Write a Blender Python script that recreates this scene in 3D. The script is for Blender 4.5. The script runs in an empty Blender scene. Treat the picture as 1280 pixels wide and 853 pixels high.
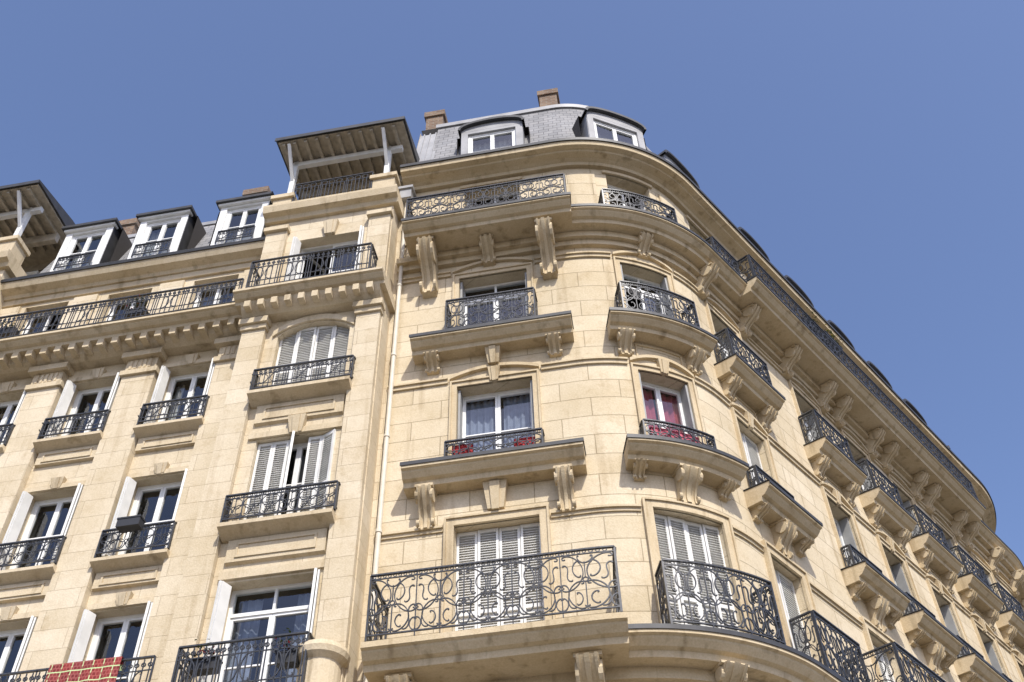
import bpy, math, random
from mathutils import Vector, Matrix
random.seed(7)
scene=bpy.context.scene
# ------------------------------------------------------------------ helpers
def nt(name):
    m=bpy.data.materials.new(name); m.use_nodes=True
    n=m.node_tree; b=n.nodes['Principled BSDF']; return m,n,b
def N(n,t,**k):
    x=n.nodes.new(t)
    for a,v in k.items():
        if hasattr(x,a): setattr(x,a,v)
    return x
def simple(name,col,rough=.6,metal=0,noise=0.0,scale=6,bump=0,spec=.5):
    m,n,b=nt(name)
    b.inputs['Base Color'].default_value=(*col,1);b.inputs['Roughness'].default_value=rough;b.inputs['Metallic'].default_value=metal
    b.inputs['Specular IOR Level'].default_value=spec
    if noise:
        tc=N(n,'ShaderNodeTexCoord');no=N(n,'ShaderNodeTexNoise');no.inputs['Scale'].default_value=scale;no.inputs['Detail'].default_value=6
        n.links.new(tc.outputs['Object'],no.inputs['Vector'])
        r=N(n,'ShaderNodeValToRGB');r.color_ramp.elements[0].position=.3;r.color_ramp.elements[1].position=.7
        r.color_ramp.elements[0].color=(*[c*(1-noise) for c in col],1);r.color_ramp.elements[1].color=(*[min(1,c*(1+noise*.6)) for c in col],1)
        n.links.new(no.outputs['Fac'],r.inputs['Fac']);n.links.new(r.outputs['Color'],b.inputs['Base Color'])
        if bump:
            bu=N(n,'ShaderNodeBump');bu.inputs['Strength'].default_value=bump;bu.inputs['Distance'].default_value=.02
            n.links.new(no.outputs['Fac'],bu.inputs['Height']);n.links.new(bu.outputs['Normal'],b.inputs['Normal'])
    return m
def stone(name,col,joints=True,bw=1.05,rh=.42,mort=.008,dirt=.35,jd=.62):
    m,n,b=nt(name);L=n.links.new
    tc=N(n,'ShaderNodeTexCoord')
    no=N(n,'ShaderNodeTexNoise');no.inputs['Scale'].default_value=.8;no.inputs['Detail'].default_value=8;no.inputs['Roughness'].default_value=.65
    L(tc.outputs['Object'],no.inputs['Vector'])
    mp=N(n,'ShaderNodeMapping');mp.inputs['Scale'].default_value=(5,5,.45);L(tc.outputs['Object'],mp.inputs['Vector'])
    st=N(n,'ShaderNodeTexNoise');st.inputs['Scale'].default_value=1.0;st.inputs['Detail'].default_value=7;L(mp.outputs['Vector'],st.inputs['Vector'])
    fi=N(n,'ShaderNodeTexNoise');fi.inputs['Scale'].default_value=38;fi.inputs['Detail'].default_value=5;L(tc.outputs['Object'],fi.inputs['Vector'])
    md=N(n,'ShaderNodeTexNoise');md.inputs['Scale'].default_value=4.5;md.inputs['Detail'].default_value=7;md.inputs['Roughness'].default_value=.7;L(tc.outputs['Object'],md.inputs['Vector'])
    base=N(n,'ShaderNodeRGB');base.outputs[0].default_value=(*col,1);cur=base.outputs[0]
    if joints:
        br=N(n,'ShaderNodeTexBrick');L(tc.outputs['UV'],br.inputs['Vector'])
        br.inputs['Scale'].default_value=1;br.inputs['Brick Width'].default_value=bw;br.inputs['Row Height'].default_value=rh
        br.inputs['Mortar Size'].default_value=mort;br.inputs['Mortar Smooth'].default_value=.3
        br.inputs['Color1'].default_value=(col[0]*1.04,col[1]*1.04,col[2]*1.04,1);br.inputs['Color2'].default_value=(col[0]*.93,col[1]*.915,col[2]*.875,1)
        br.inputs['Mortar'].default_value=(col[0]*jd,col[1]*jd*.95,col[2]*jd*.87,1);cur=br.outputs['Color']
    def mul(cur,fac,c0,c1,p0,p1):
        r=N(n,'ShaderNodeValToRGB');r.color_ramp.elements[0].position=p0;r.color_ramp.elements[1].position=p1
        r.color_ramp.elements[0].color=(*c0,1);r.color_ramp.elements[1].color=(*c1,1);L(fac,r.inputs['Fac'])
        mx=N(n,'ShaderNodeMix',data_type='RGBA',blend_type='MULTIPLY');mx.inputs[0].default_value=1
        L(cur,mx.inputs[6]);L(r.outputs['Color'],mx.inputs[7]);return mx.outputs[2]
    d=1-dirt
    cur=mul(cur,no.outputs['Fac'],(.91,.88,.82),(1.04,1.04,1.04),.35,.6)
    cur=mul(cur,st.outputs['Fac'],(d,d*.96,d*.9),(1,1,1),.28,.44)
    cur=mul(cur,md.outputs['Fac'],(.89,.86,.81),(1.02,1.02,1.02),.3,.48)
    cur=mul(cur,fi.outputs['Fac'],(.92,.91,.89),(1.03,1.03,1.03),.35,.65)
    L(cur,b.inputs['Base Color']);b.inputs['Roughness'].default_value=.9;b.inputs['Specular IOR Level'].default_value=.2
    bu=N(n,'ShaderNodeBump');bu.inputs['Strength'].default_value=.35;bu.inputs['Distance'].default_value=.012;L(fi.outputs['Fac'],bu.inputs['Height'])
    last=bu
    if joints:
        b2=N(n,'ShaderNodeBump',invert=True);b2.inputs['Strength'].default_value=.8;b2.inputs['Distance'].default_value=.012
        L(br.outputs['Fac'],b2.inputs['Height']);L(bu.outputs['Normal'],b2.inputs['Normal']);last=b2
    L(last.outputs['Normal'],b.inputs['Normal'])
    return m
def brickmat(name,c1,c2,mo,bw,rh,ms,rough=.8,obj=False):
    m,n,b=nt(name);L=n.links.new;tc=N(n,'ShaderNodeTexCoord')
    br=N(n,'ShaderNodeTexBrick');L(tc.outputs['UV'],br.inputs['Vector'])
    br.inputs['Scale'].default_value=1;br.inputs['Brick Width'].default_value=bw;br.inputs['Row Height'].default_value=rh
    br.inputs['Mortar Size'].default_value=ms;br.inputs['Color1'].default_value=(*c1,1);br.inputs['Color2'].default_value=(*c2,1);br.inputs['Mortar'].default_value=(*mo,1)
    no=N(n,'ShaderNodeTexNoise');no.inputs['Scale'].default_value=1.7;no.inputs['Detail'].default_value=6;L(tc.outputs['Object'],no.inputs['Vector'])
    r=N(n,'ShaderNodeValToRGB');r.color_ramp.elements[0].color=(.75,.75,.75,1);r.color_ramp.elements[1].color=(1.12,1.12,1.12,1);r.color_ramp.elements[0].position=.3;r.color_ramp.elements[1].position=.7
    L(no.outputs['Fac'],r.inputs['Fac'])
    mx=N(n,'ShaderNodeMix',data_type='RGBA',blend_type='MULTIPLY');mx.inputs[0].default_value=1;L(br.outputs['Color'],mx.inputs[6]);L(r.outputs['Color'],mx.inputs[7])
    L(mx.outputs[2],b.inputs['Base Color']);b.inputs['Roughness'].default_value=rough;b.inputs['Specular IOR Level'].default_value=.3
    bu=N(n,'ShaderNodeBump',invert=True);bu.inputs['Strength'].default_value=.6;bu.inputs['Distance'].default_value=.01;L(br.outputs['Fac'],bu.inputs['Height']);L(bu.outputs['Normal'],b.inputs['Normal'])
    return m
M={}
M['stone_wall']=stone('limestone_ashlar',(.60,.518,.382),dirt=.2,jd=.64,mort=.008)
M['stone_trim']=stone('limestone_trim',(.545,.452,.308),joints=False,dirt=.36)
M['stoneL_wall']=stone('limestone_ashlar_pale',(.60,.522,.395),bw=.95,rh=.36,mort=.0045,dirt=.18,jd=.8)
M['stoneL_trim']=stone('limestone_trim_pale',(.56,.475,.34),joints=False,dirt=.34)
M['white']=simple('white_paint',(.76,.76,.74),.5,noise=.1,scale=5)
M['shutter']=simple('shutter_paint',(.70,.69,.65),.55,noise=.12,scale=4)
M['shutter_grey']=simple('shutter_grey_paint',(.30,.30,.29),.6,noise=.15,scale=4)
M['iron']=simple('wrought_iron',(.055,.057,.062),.42,.2,noise=.35,scale=30)
M['zinc']=simple('dark_zinc',(.05,.05,.052),.55,.2,noise=.3,scale=4)
M['zinc_grey']=simple('grey_zinc',(.31,.31,.315),.6,.1,noise=.2,scale=3)
M['slate']=brickmat('slate',(.225,.225,.23),(.285,.28,.28),(.11,.11,.115),.24,.16,.008,.75)
M['brick']=brickmat('chimney_brick',(.17,.105,.07),(.26,.175,.115),(.24,.2,.16),.22,.075,.012,.9)
M['wood']=simple('roof_boards',(.42,.37,.29),.8,noise=.25,scale=8)
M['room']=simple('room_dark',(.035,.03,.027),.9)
M['curtain']=simple('net_curtain',(.45,.45,.44),.9,noise=.12,scale=9)
M['curtain_red']=simple('red_curtain',(.46,.09,.13),.9,noise=.2,scale=9)
M['curtain_blue']=simple('blue_curtain',(.26,.29,.38),.9,noise=.2,scale=9)
M['cloth_red']=simple('red_cloth',(.42,.035,.04),.9,noise=.2,scale=9)
M['leaf']=simple('leaves',(.07,.11,.03),.7,noise=.4,scale=20)
M['flower']=simple('yellow_flowers',(.6,.48,.05),.7)
M['flower_red']=simple('red_flowers',(.5,.03,.04),.7)
M['terra']=simple('terracotta',(.33,.13,.07),.8,noise=.2)
M['plastic']=simple('dark_plastic',(.03,.03,.032),.5)
m,n,b=nt('window_glass')
for x in list(n.nodes):
    if x.type!='OUTPUT_MATERIAL': n.nodes.remove(x)
out=[x for x in n.nodes][0]
gl=N(n,'ShaderNodeBsdfGlossy');gl.inputs['Roughness'].default_value=.02;gl.inputs['Color'].default_value=(.95,.97,1,1)
tr=N(n,'ShaderNodeBsdfTransparent');tr.inputs['Color'].default_value=(.74,.77,.77,1)
lw=N(n,'ShaderNodeLayerWeight');lw.inputs['Blend'].default_value=.5
pw=N(n,'ShaderNodeMath',operation='POWER');pw.inputs[1].default_value=3.6;n.links.new(lw.outputs['Facing'],pw.inputs[0])
ma=N(n,'ShaderNodeMath',operation='MULTIPLY_ADD');ma.inputs[1].default_value=.8;ma.inputs[2].default_value=.09;n.links.new(pw.outputs[0],ma.inputs[0])
mx=N(n,'ShaderNodeMixShader');n.links.new(ma.outputs[0],mx.inputs[0]);n.links.new(tr.outputs[0],mx.inputs[1]);n.links.new(gl.outputs[0],mx.inputs[2]);n.links.new(mx.outputs[0],out.inputs['Surface'])
M['glass']=m
# rug material: woven medallions, pale outlines on dark red
m,n,b=nt('red_rug');tc=N(n,'ShaderNodeTexCoord')
vo=N(n,'ShaderNodeTexBrick');vo.inputs['Scale'].default_value=1;vo.inputs['Brick Width'].default_value=.16;vo.inputs['Row Height'].default_value=.16;vo.offset=0
vo.inputs['Mortar Size'].default_value=.009;vo.inputs['Color1'].default_value=(.26,.03,.028,1);vo.inputs['Color2'].default_value=(.20,.028,.03,1);vo.inputs['Mortar'].default_value=(.36,.22,.13,1)
v2=N(n,'ShaderNodeTexBrick');v2.inputs['Scale'].default_value=1;v2.inputs['Brick Width'].default_value=.053;v2.inputs['Row Height'].default_value=.053;v2.offset=.5
v2.inputs['Mortar Size'].default_value=.008;v2.inputs['Color1'].default_value=(1,1,1,1);v2.inputs['Color2'].default_value=(.6,.5,.5,1);v2.inputs['Mortar'].default_value=(1.3,2.6,2.2,1)
mm=N(n,'ShaderNodeMix',data_type='RGBA',blend_type='MULTIPLY');mm.inputs[0].default_value=1
n.links.new(tc.outputs['UV'],vo.inputs['Vector']);n.links.new(tc.outputs['UV'],v2.inputs['Vector']);n.links.new(vo.outputs['Color'],mm.inputs[6]);n.links.new(v2.outputs['Color'],mm.inputs[7])
n.links.new(mm.outputs[2],b.inputs['Base Color']);b.inputs['Roughness'].default_value=.95
M['rug']=m

class MB:
    def __init__(s,name,mat): s.name=name;s.mat=mat;s.v=[];s.f=[];s.uv=[]
    def face(s,pts,uv=None):
        i=len(s.v);s.v.extend(pts);s.f.append(tuple(range(i,i+len(pts))))
        s.uv.append(uv if uv else [(p[0]+p[1],p[2]) for p in pts])
    def build(s,parent):
        me=bpy.data.meshes.new(s.name);me.from_pydata([tuple(p) for p in s.v],[],s.f)
        ul=me.uv_layers.new(name='UVMap');flat=[c for u in s.uv for q in u for c in q]
        ul.data.foreach_set('uv',flat)
        me.materials.append(M[s.mat]);me.update()
        o=bpy.data.objects.new(s.name,me);scene.collection.objects.link(o)
        if parent: o.parent=parent
        return o
class Group:
    def __init__(s,name): s.name=name;s.b={}
    def g(s,part,mat):
        k=(part,mat)
        if k not in s.b: s.b[k]=MB(part,mat)
        return s.b[k]
    def finish(s):
        e=bpy.data.objects.new(s.name,None);scene.collection.objects.link(e)
        for b in s.b.values():
            if b.f: b.build(e)
        return e
# ------------------------------------------------------------------ camera frame and facade plan
f=1300.0;zx,zy=-42.0,-1226.0
n_=math.sqrt(zx*zx+zy*zy+f*f);U=(zx/n_,zy/n_,f/n_)
Fv=[-U[2]*U[0],-U[2]*U[1],1-U[2]*U[2]];m_=math.sqrt(sum(a*a for a in Fv));Fv=[a/m_ for a in Fv]
h_=math.hypot(zx,zy);Rv=(-zy/h_,zx/h_,0)
a1=math.radians(8.9);a2=math.radians(40.9)
e1=(math.cos(a1),-math.sin(a1));n1=(math.sin(a1),math.cos(a1))
D1=13.0
def lineP(t,o):
    u=.867+t;d=D1-o
    return (u*e1[0]+d*n1[0],u*e1[1]+d*n1[1])
class Path:
    def __init__(s,t0,p,head,segs):
        s.segs=[];t=t0
        for sg in segs:
            if sg[0]=='L':
                s.segs.append((t,t+sg[1],'L',p,head,0));p=(p[0]+math.cos(head)*sg[1],p[1]+math.sin(head)*sg[1]);t+=sg[1]
            else:
                r,an=sg[1],sg[2];c=(p[0]-math.sin(head)*r,p[1]+math.cos(head)*r)
                s.segs.append((t,t+r*an,'A',c,head,r));head+=an;p=(c[0]+math.sin(head)*r,c[1]-math.cos(head)*r);t+=r*an
        s.t1=t
    def ev(s,t):
        for i,sg in enumerate(s.segs):
            if t<=sg[1] or i==len(s.segs)-1:
                if sg[2]=='L':
                    d=t-sg[0];h=sg[4];return (sg[3][0]+math.cos(h)*d,sg[3][1]+math.sin(h)*d),h
                h=sg[4]+(t-sg[0])/sg[5];return (sg[3][0]+math.sin(h)*sg[5],sg[3][1]-math.cos(h)*sg[5]),h
    def __call__(s,t,o):
        p,h=s.ev(t);return (p[0]+math.sin(h)*o,p[1]-math.cos(h)*o)
    def st(s,a,b):
        r=[a,b]
        for sg in s.segs:
            if sg[2]=='A':
                x,y=max(a,sg[0]),min(b,sg[1])
                if y>x+1e-6:
                    k=max(1,int(math.ceil((y-x)/.1)))
                    r+= [x+(y-x)*i/k for i in range(k+1)]
        r=sorted(r);o=[r[0]]
        for q in r[1:]:
            if q-o[-1]>1e-4:o.append(q)
        return o
TA=-1.837;RAD=3.0;ANG=math.radians(58)
PR=Path(-9,lineP(-9,0),-a1,[('L',9+TA),('A',RAD,ANG),('L',14.8),('A',5.0,math.radians(75)),('L',6)])
PLn=Path(-40,lineP(-40,0),-a1,[('L',60)])
TB=TA+RAD*ANG; TC=TB+14.8
# ------------------------------------------------------------------ geometry tools
def sweep(mb,P,ta,tb,prof,caps=True,closed=True):
    ts=P.st(ta,tb);rows=[]
    for t in ts: rows.append([(*P(t,o),z) for o,z in prof])
    m=len(prof)
    rng=m if closed else m-1
    for k in range(len(ts)-1):
        for i in range(rng):
            j=(i+1)%m
            vert=abs(prof[j][1]-prof[i][1])>abs(prof[j][0]-prof[i][0])*.5
            a,b=(prof[i][1],prof[j][1]) if vert else (prof[i][0],prof[j][0])
            mb.face([rows[k][i],rows[k+1][i],rows[k+1][j],rows[k][j]],[(ts[k],a),(ts[k+1],a),(ts[k+1],b),(ts[k],b)])
    if caps and closed:
        mb.face(rows[0][::-1],[(o,z) for o,z in prof][::-1]);mb.face(rows[-1],[(o,z) for o,z in prof])
def pbox(mb,P,ta,tb,oa,ob,za,zb): sweep(mb,P,ta,tb,[(oa,za),(oa,zb),(ob,zb),(ob,za)])
def wall(mb,P,ta,tb,za,zb,ops,o=0.,dep=.32,z_groove=None):
    ts=set(P.st(ta,tb));zs={za,zb}
    ops=[q for q in ops if q[0]>ta-1e-3 and q[1]<tb+1e-3]
    for q in ops: ts|={q[0],q[1]};zs|={q[2],q[3]}
    ts=sorted(ts);zs=sorted(zs)
    for i in range(len(ts)-1):
        for j in range(len(zs)-1):
            if ts[i+1]-ts[i]<1e-5: continue
            c=((ts[i]+ts[i+1])/2,(zs[j]+zs[j+1])/2)
            if any(q[0]<c[0]<q[1] and q[2]<c[1]<q[3] for q in ops): continue
            q=[(ts[i],zs[j]),(ts[i+1],zs[j]),(ts[i+1],zs[j+1]),(ts[i],zs[j+1])]
            mb.face([(*P(t,o),z) for t,z in q],q)
    for q in ops:
        t0,t1,z0,z1=q[:4];ar=q[4] if len(q)>4 else 0
        for t in (t0,t1): mb.face([(*P(t,o),z0),(*P(t,o-dep),z0),(*P(t,o-dep),z1-ar),(*P(t,o),z1-ar)],[(o,z0),(o-dep,z0),(o-dep,z1-ar),(o,z1-ar)])
        tt=[x for x in ts if t0-1e-6<=x<=t1+1e-6]
        for i in range(len(tt)-1):
            mb.face([(*P(tt[i],o),z0),(*P(tt[i+1],o),z0),(*P(tt[i+1],o-dep),z0),(*P(tt[i],o-dep),z0)])
            if not ar: mb.face([(*P(tt[i],o),z1),(*P(tt[i+1],o),z1),(*P(tt[i+1],o-dep),z1),(*P(tt[i],o-dep),z1)])
        if ar:
            k=12;cc=[(t0+(t1-t0)*i/k) for i in range(k+1)];w=(t1-t0)/2;R=(w*w+ar*ar)/(2*ar);cm=(t0+t1)/2
            zz=[z1-R+math.sqrt(max(0,R*R-(x-cm)**2)) for x in cc]
            for i in range(k):
                a=[(cc[i],zz[i]),(cc[i+1],zz[i+1]),(cc[i+1],z1),(cc[i],z1)]
                mb.face([(*P(t,o),z) for t,z in a],a)
                mb.face([(*P(cc[i],o),zz[i]),(*P(cc[i+1],o),zz[i+1]),(*P(cc[i+1],o-dep),zz[i+1]),(*P(cc[i],o-dep),zz[i])])
class LF: # local frame: x along facade, y outward, z up
    def __init__(s,P,t,o,rot=0,hinge=0):
        s.c=P(t,o);a=P(t-.01,o);b=P(t+.01,o);d=math.hypot(b[0]-a[0],b[1]-a[1]);s.x=((b[0]-a[0])/d,(b[1]-a[1])/d);s.y=(s.x[1],-s.x[0])
    def turned(s,x,y,ang):
        r=object.__new__(LF);r.c=s.p(x,y,0)[:2];c,q=math.cos(ang),math.sin(ang)
        r.x=(s.x[0]*c+s.y[0]*q,s.x[1]*c+s.y[1]*q);r.y=(-s.x[0]*q+s.y[0]*c,-s.x[1]*q+s.y[1]*c);return r
    def p(s,x,y,z): return (s.c[0]+s.x[0]*x+s.y[0]*y,s.c[1]+s.x[1]*x+s.y[1]*y,z)
def lbox(mb,F,x0,x1,y0,y1,z0,z1,tilt=0):
    v=[F.p(x0,y0,z0),F.p(x1,y0,z0),F.p(x1,y1,z0-tilt),F.p(x0,y1,z0-tilt),F.p(x0,y0,z1),F.p(x1,y0,z1),F.p(x1,y1,z1-tilt),F.p(x0,y1,z1-tilt)]
    for q in ((0,1,2,3),(4,5,6,7),(0,1,5,4),(1,2,6,5),(2,3,7,6),(3,0,4,7)): mb.face([v[i] for i in q])
def lquad(mb,F,x0,x1,y,z0,z1): mb.face([F.p(x0,y,z0),F.p(x1,y,z0),F.p(x1,y,z1),F.p(x0,y,z1)])
def louvre(G,F,x0,x1,z0,z1,y=0,mat='shutter'):
    mb=G.g('shutters',mat);s=.04
    lbox(mb,F,x0,x0+s,y-.02,y+.02,z0,z1);lbox(mb,F,x1-s,x1,y-.02,y+.02,z0,z1)
    zm=z0+(z1-z0)*.38
    for a,b in ((z0,z0+.08),(z1-.06,z1),(zm-.03,zm+.03)): lbox(mb,F,x0+s,x1-s,y-.018,y+.018,a,b)
    z=z0+.12
    while z<z1-.07:
        if abs(z-zm)>.045: lbox(mb,F,x0+s,x1-s,y-.016,y+.016,z,z+.008,tilt=.026)
        z+=.046
    lquad(G.g('shutters','shutter'),F,x0+s,x1-s,y-.026,z0+.08,z1-.06)
def curtain(G,F,x0,x1,y,z0,z1,mat):
    mb=G.g('curtains',mat);k=max(8,int((x1-x0)/.025));ph=random.random()*6
    pts=[(x0+(x1-x0)*i/k, y+.022*math.sin(i*1.3+ph)+.01*math.sin(i*.47+ph*2)) for i in range(k+1)]
    for i in range(k): mb.face([F.p(*pts[i],z0),F.p(*pts[i+1],z0),F.p(*pts[i+1],z1),F.p(*pts[i],z1)])
def window(G,P,tc,w,z0,z1,o,cur='net',shut=None,open_=0,transom=.0,bars=1,arch=0):
    F=LF(P,tc,o);W=G.g('window_frames','white');h=w/2
    ft=.055
    if shut=='closed':
        npn=4 if w>1.0 else 2
        for i in range(npn):
            a=-h+w*i/npn;louvre(G,F,a+.005,a+w/npn-.005,z0+.02,z1-.01,y=.12+(.015 if i%2 else 0))
        lbox(G.g('room_interior','room'),F,-h,h,-.05,-.03,z0,z1+.3);return
    lbox(W,F,-h,-h+ft,-.04,.04,z0,z1);lbox(W,F,h-ft,h,-.04,.04,z0,z1)
    lbox(W,F,-h+ft,h-ft,-.04,.04,z0,z0+.07);lbox(W,F,-h+ft,h-ft,-.04,.04,z1-ft,z1)
    gl=G.g('glazing','glass')
    zt=z1-ft
    if transom:
        zt=z1-transom;lbox(W,F,-h+ft,h-ft,-.045,.05,zt-.03,zt+.03)
        lquad(gl,F,-h+ft,h-ft,0,zt+.03,z1-ft)
        lbox(W,F,-.02,.02,-.03,.03,zt+.03,z1-ft);zt-=.03
    for sgn in (-1,1):
        if open_ and (sgn==open_ or open_==2):
            Fc=F.turned(sgn*(h-ft),-.02,sgn*math.radians(random.uniform(60,85)))
            xa,xb=(-(h-ft),0) if sgn>0 else (0,h-ft)
        else:
            Fc=F;xa,xb=(0.002,h-ft) if sgn>0 else (-(h-ft),-.002)
        lbox(W,Fc,xa,xa+.045,-.022,.03,z0+.07,zt);lbox(W,Fc,xb-.045,xb,-.022,.03,z0+.07,zt)
        lbox(W,Fc,xa+.045,xb-.045,-.022,.03,z0+.07,z0+.16);lbox(W,Fc,xa+.045,xb-.045,-.022,.03,zt-.045,zt)
        for q in range(bars):
            zb=z0+.16+(zt-z0-.2)*(q+1)/(bars+1);lbox(W,Fc,xa+.045,xb-.045,-.015,.02,zb-.012,zb+.012)
        # panes sit very slightly out of true, as old glass does
        j=random.uniform(-.004,.004);k=random.uniform(-.004,.004)
        gl.face([Fc.p(xa+.045,j,z0+.16),Fc.p(xb-.045,-j,z0+.16),Fc.p(xb-.045,k,zt-.045),Fc.p(xa+.045,k+2*j,zt-.045)])
    R=G.g('room_interior','room');d=1.3
    a=[F.p(-h-.3,-.06,z0),F.p(h+.3,-.06,z0),F.p(h+.3,-d,z0),F.p(-h-.3,-d,z0)];zz=z1+.15
    b=[(x,y,zz) for x,y,_ in a]
    R.face(a);R.face(b)
    for i in (1,2,3): j=(i+1)%4;R.face([a[i],a[j],b[j],b[i]])
    mats={'net':'curtain','red':'curtain_red','blue':'curtain_blue','drape':'curtain_blue'}
    if cur in mats:
        mt=mats[cur];r=random.random()
        if cur=='net' and r<.2: curtain(G,F,-h+.02,h-.02,-.2,z0+.05,z1-.05,mt)
        elif cur=='net' and r<.5: curtain(G,F,-h+.02,h-.02,-.2,z0+.05,z0+(z1-z0)*.5,mt)
        else:
            k=(.44 if cur in('red','drape') else random.uniform(.18,.34))*w;yy=-.1 if cur in('red','drape') else -.2
            curtain(G,F,-h+.02,-h+k,yy,z0+.05,z1-.05,mt);curtain(G,F,h-k,h-.02,yy,z0+.05,z1-.05,mt)
    if shut=='open':
        for sgn in (-1,1):
            ang=math.radians(random.uniform(66,84));ln=min(.21,w*.2)
            Fs=F.turned(sgn*(h-.02),.2,sgn*ang) if sgn>0 else F.turned(-(h-.02),.2,math.pi-ang)
            louvre(G,Fs,0,ln,z0+.03,z1-.03);
            Fs2=Fs.turned(0,-.048,0);lbox(G.g('shutters','shutter'),Fs2,0.01,ln-.01,-.012,.012,z0+.05,z1-.05)
    if shut=='reveal':
        for sgn in (-1,1):
            Fs=F.turned(sgn*(h-.03),.05,math.pi/2)
            lbox(G.g('shutters','shutter_grey'),Fs,0.0,.2,-.02,.02,z0+.03,z1-.03)
# ---- railing scroll work
def unit(kind,n=26):
    x=y=a=0;k=n;xs=[(0,0)]
    for i in range(-k,k+1):
        s=i/k
        kap=(1.1+25*s**6) if kind=='C' else (2.6*s+24*s**7+(0))
        a+=kap/k;x+=math.cos(a)/k;y+=math.sin(a)/k;xs.append((x,y))
    i0,i1=len(xs)//4,3*len(xs)//4
    dx,dy=xs[i1][0]-xs[i0][0],xs[i1][1]-xs[i0][1];r=math.atan2(dx,dy)
    xs=[(p[0]*math.cos(r)-p[1]*math.sin(r),p[0]*math.sin(r)+p[1]*math.cos(r)) for p in xs]
    x0=min(p[0] for p in xs);x1=max(p[0] for p in xs);y0=min(p[1] for p in xs);y1=max(p[1] for p in xs)
    return [((p[0]-x0)/(x1-x0),(p[1]-y0)/(y1-y0)) for p in xs]
UC=unit('C');US=unit('S')
if sum(p[0] for p in UC[20:34])/14<.5: UC=[(1-p[0],p[1]) for p in UC]   # belly of the C faces +x
def put(u,x0,x1,y0,y1,rot=False):
    if rot: return [(x0+(x1-x0)*q,y0+(y1-y0)*p) for p,q in u]
    return [(x0+(x1-x0)*p,y0+(y1-y0)*q) for p,q in u]
def ring(cx,cy,r,k=12): return [(cx+r*math.cos(2*math.pi*i/k),cy+r*math.sin(2*math.pi*i/k)) for i in range(k+1)]
def module_scroll(w,h):
    o=[]
    for s in (0,1):
        X=lambda a:(a if s==0 else 1-a)*w
        o.append(put(UC,X(.02),X(.46),.34*h,.99*h))
        o.append(put(UC,X(.48),X(.14),.01*h,.50*h))
        o.append(put(US,X(.01),X(.27),.03*h,.46*h))
        o.append(put(UC,X(.41),X(.25),.58*h,.88*h))
        o.append(put(US,X(.05),X(.24),.52*h,.82*h))
        o.append(put(UC,X(.30),X(.42),.08*h,.30*h))
        o.append(put(UC,X(.0),X(.12),.0*h,.22*h))
    o.append(put(UC,.36*w,.64*w,.98*h,.84*h,rot=True))
    o.append(ring(.5*w,.53*h,.04*h,10));o.append([(.5*w,.57*h),(.5*w,.86*h)]);o.append([(.5*w,0),(.5*w,.49*h)])
    return o
def module_scroll2(w,h):
    o=[]
    for s in (0,1):
        X=lambda a:(a if s==0 else 1-a)*w
        o.append(put(UC,X(.03),X(.47),.02*h,.62*h));o.append(put(UC,X(.44),X(.04),.45*h,.98*h))
        o.append(put(US,X(.30),X(.48),.55*h,.98*h));o.append(put(UC,X(.16),X(.34),.12*h,.48*h))
    o.append(ring(.5*w,.33*h,.05*h,10));o.append([(0,0),(0,h)])
    return o
def module_bars(w,h):
    o=[];k=max(2,int(round(w/.085)))
    for i in range(k):
        x=(i+.5)*w/k;o.append([(x,0),(x,h*.8)]);
    for i in range(k//2):
        x=(2*i+1)*w/k if k>1 else w/2;o.append(ring(x,h*.9,min(h*.095,w/k*.8),10))
    o.append([(0,h*.8),(w,h*.8)])
    return o
def module_left(w,h):
    o=[];k=max(3,int(round(w/.095)))
    for i in range(k):
        x=(i+.5)*w/k;o.append([(x,0),(x,h)])
    o.append([(0,h*.78),(w,h*.78)]);o.append([(0,h*.2),(w,h*.2)])
    c=w/2;o.append(put(UC,c-.16,c-.02,h*.22,h*.76));o.append(put(UC,c+.16,c+.02,h*.22,h*.76))
    for i in range(k): o.append(ring((i+.5)*w/k,h*.89,min(.03,h*.09),8))
    return o
def tube(mb,g,pl,dx,dz,a=.008,b=.008,oo=0):
    n=len(pl);rows=[]
    for i in range(n):
        p0=pl[max(0,i-1)];p1=pl[min(n-1,i+1)];tx,ty=p1[0]-p0[0],p1[1]-p0[1];l=math.hypot(tx,ty) or 1
        nx,ny=-ty/l*a,tx/l*a;x,y=pl[i]
        rows.append([(*g(x+dx+nx,oo-b),y+dz+ny),(*g(x+dx+nx,oo+b),y+dz+ny),(*g(x+dx-nx,oo+b),y+dz-ny),(*g(x+dx-nx,oo-b),y+dz-ny)])
    for i in range(n-1):
        for j in range(4): mb.face([rows[i][j],rows[i+1][j],rows[i+1][(j+1)%4],rows[i][(j+1)%4]])
def dens(pl,d=.15):
    o=[pl[0]]
    for a,b in zip(pl,pl[1:]):
        k=max(1,int(math.hypot(b[0]-a[0],b[1]-a[1])/d))
        for i in range(1,k+1): o.append((a[0]+(b[0]-a[0])*i/k,a[1]+(b[1]-a[1])*i/k))
    return o
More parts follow.
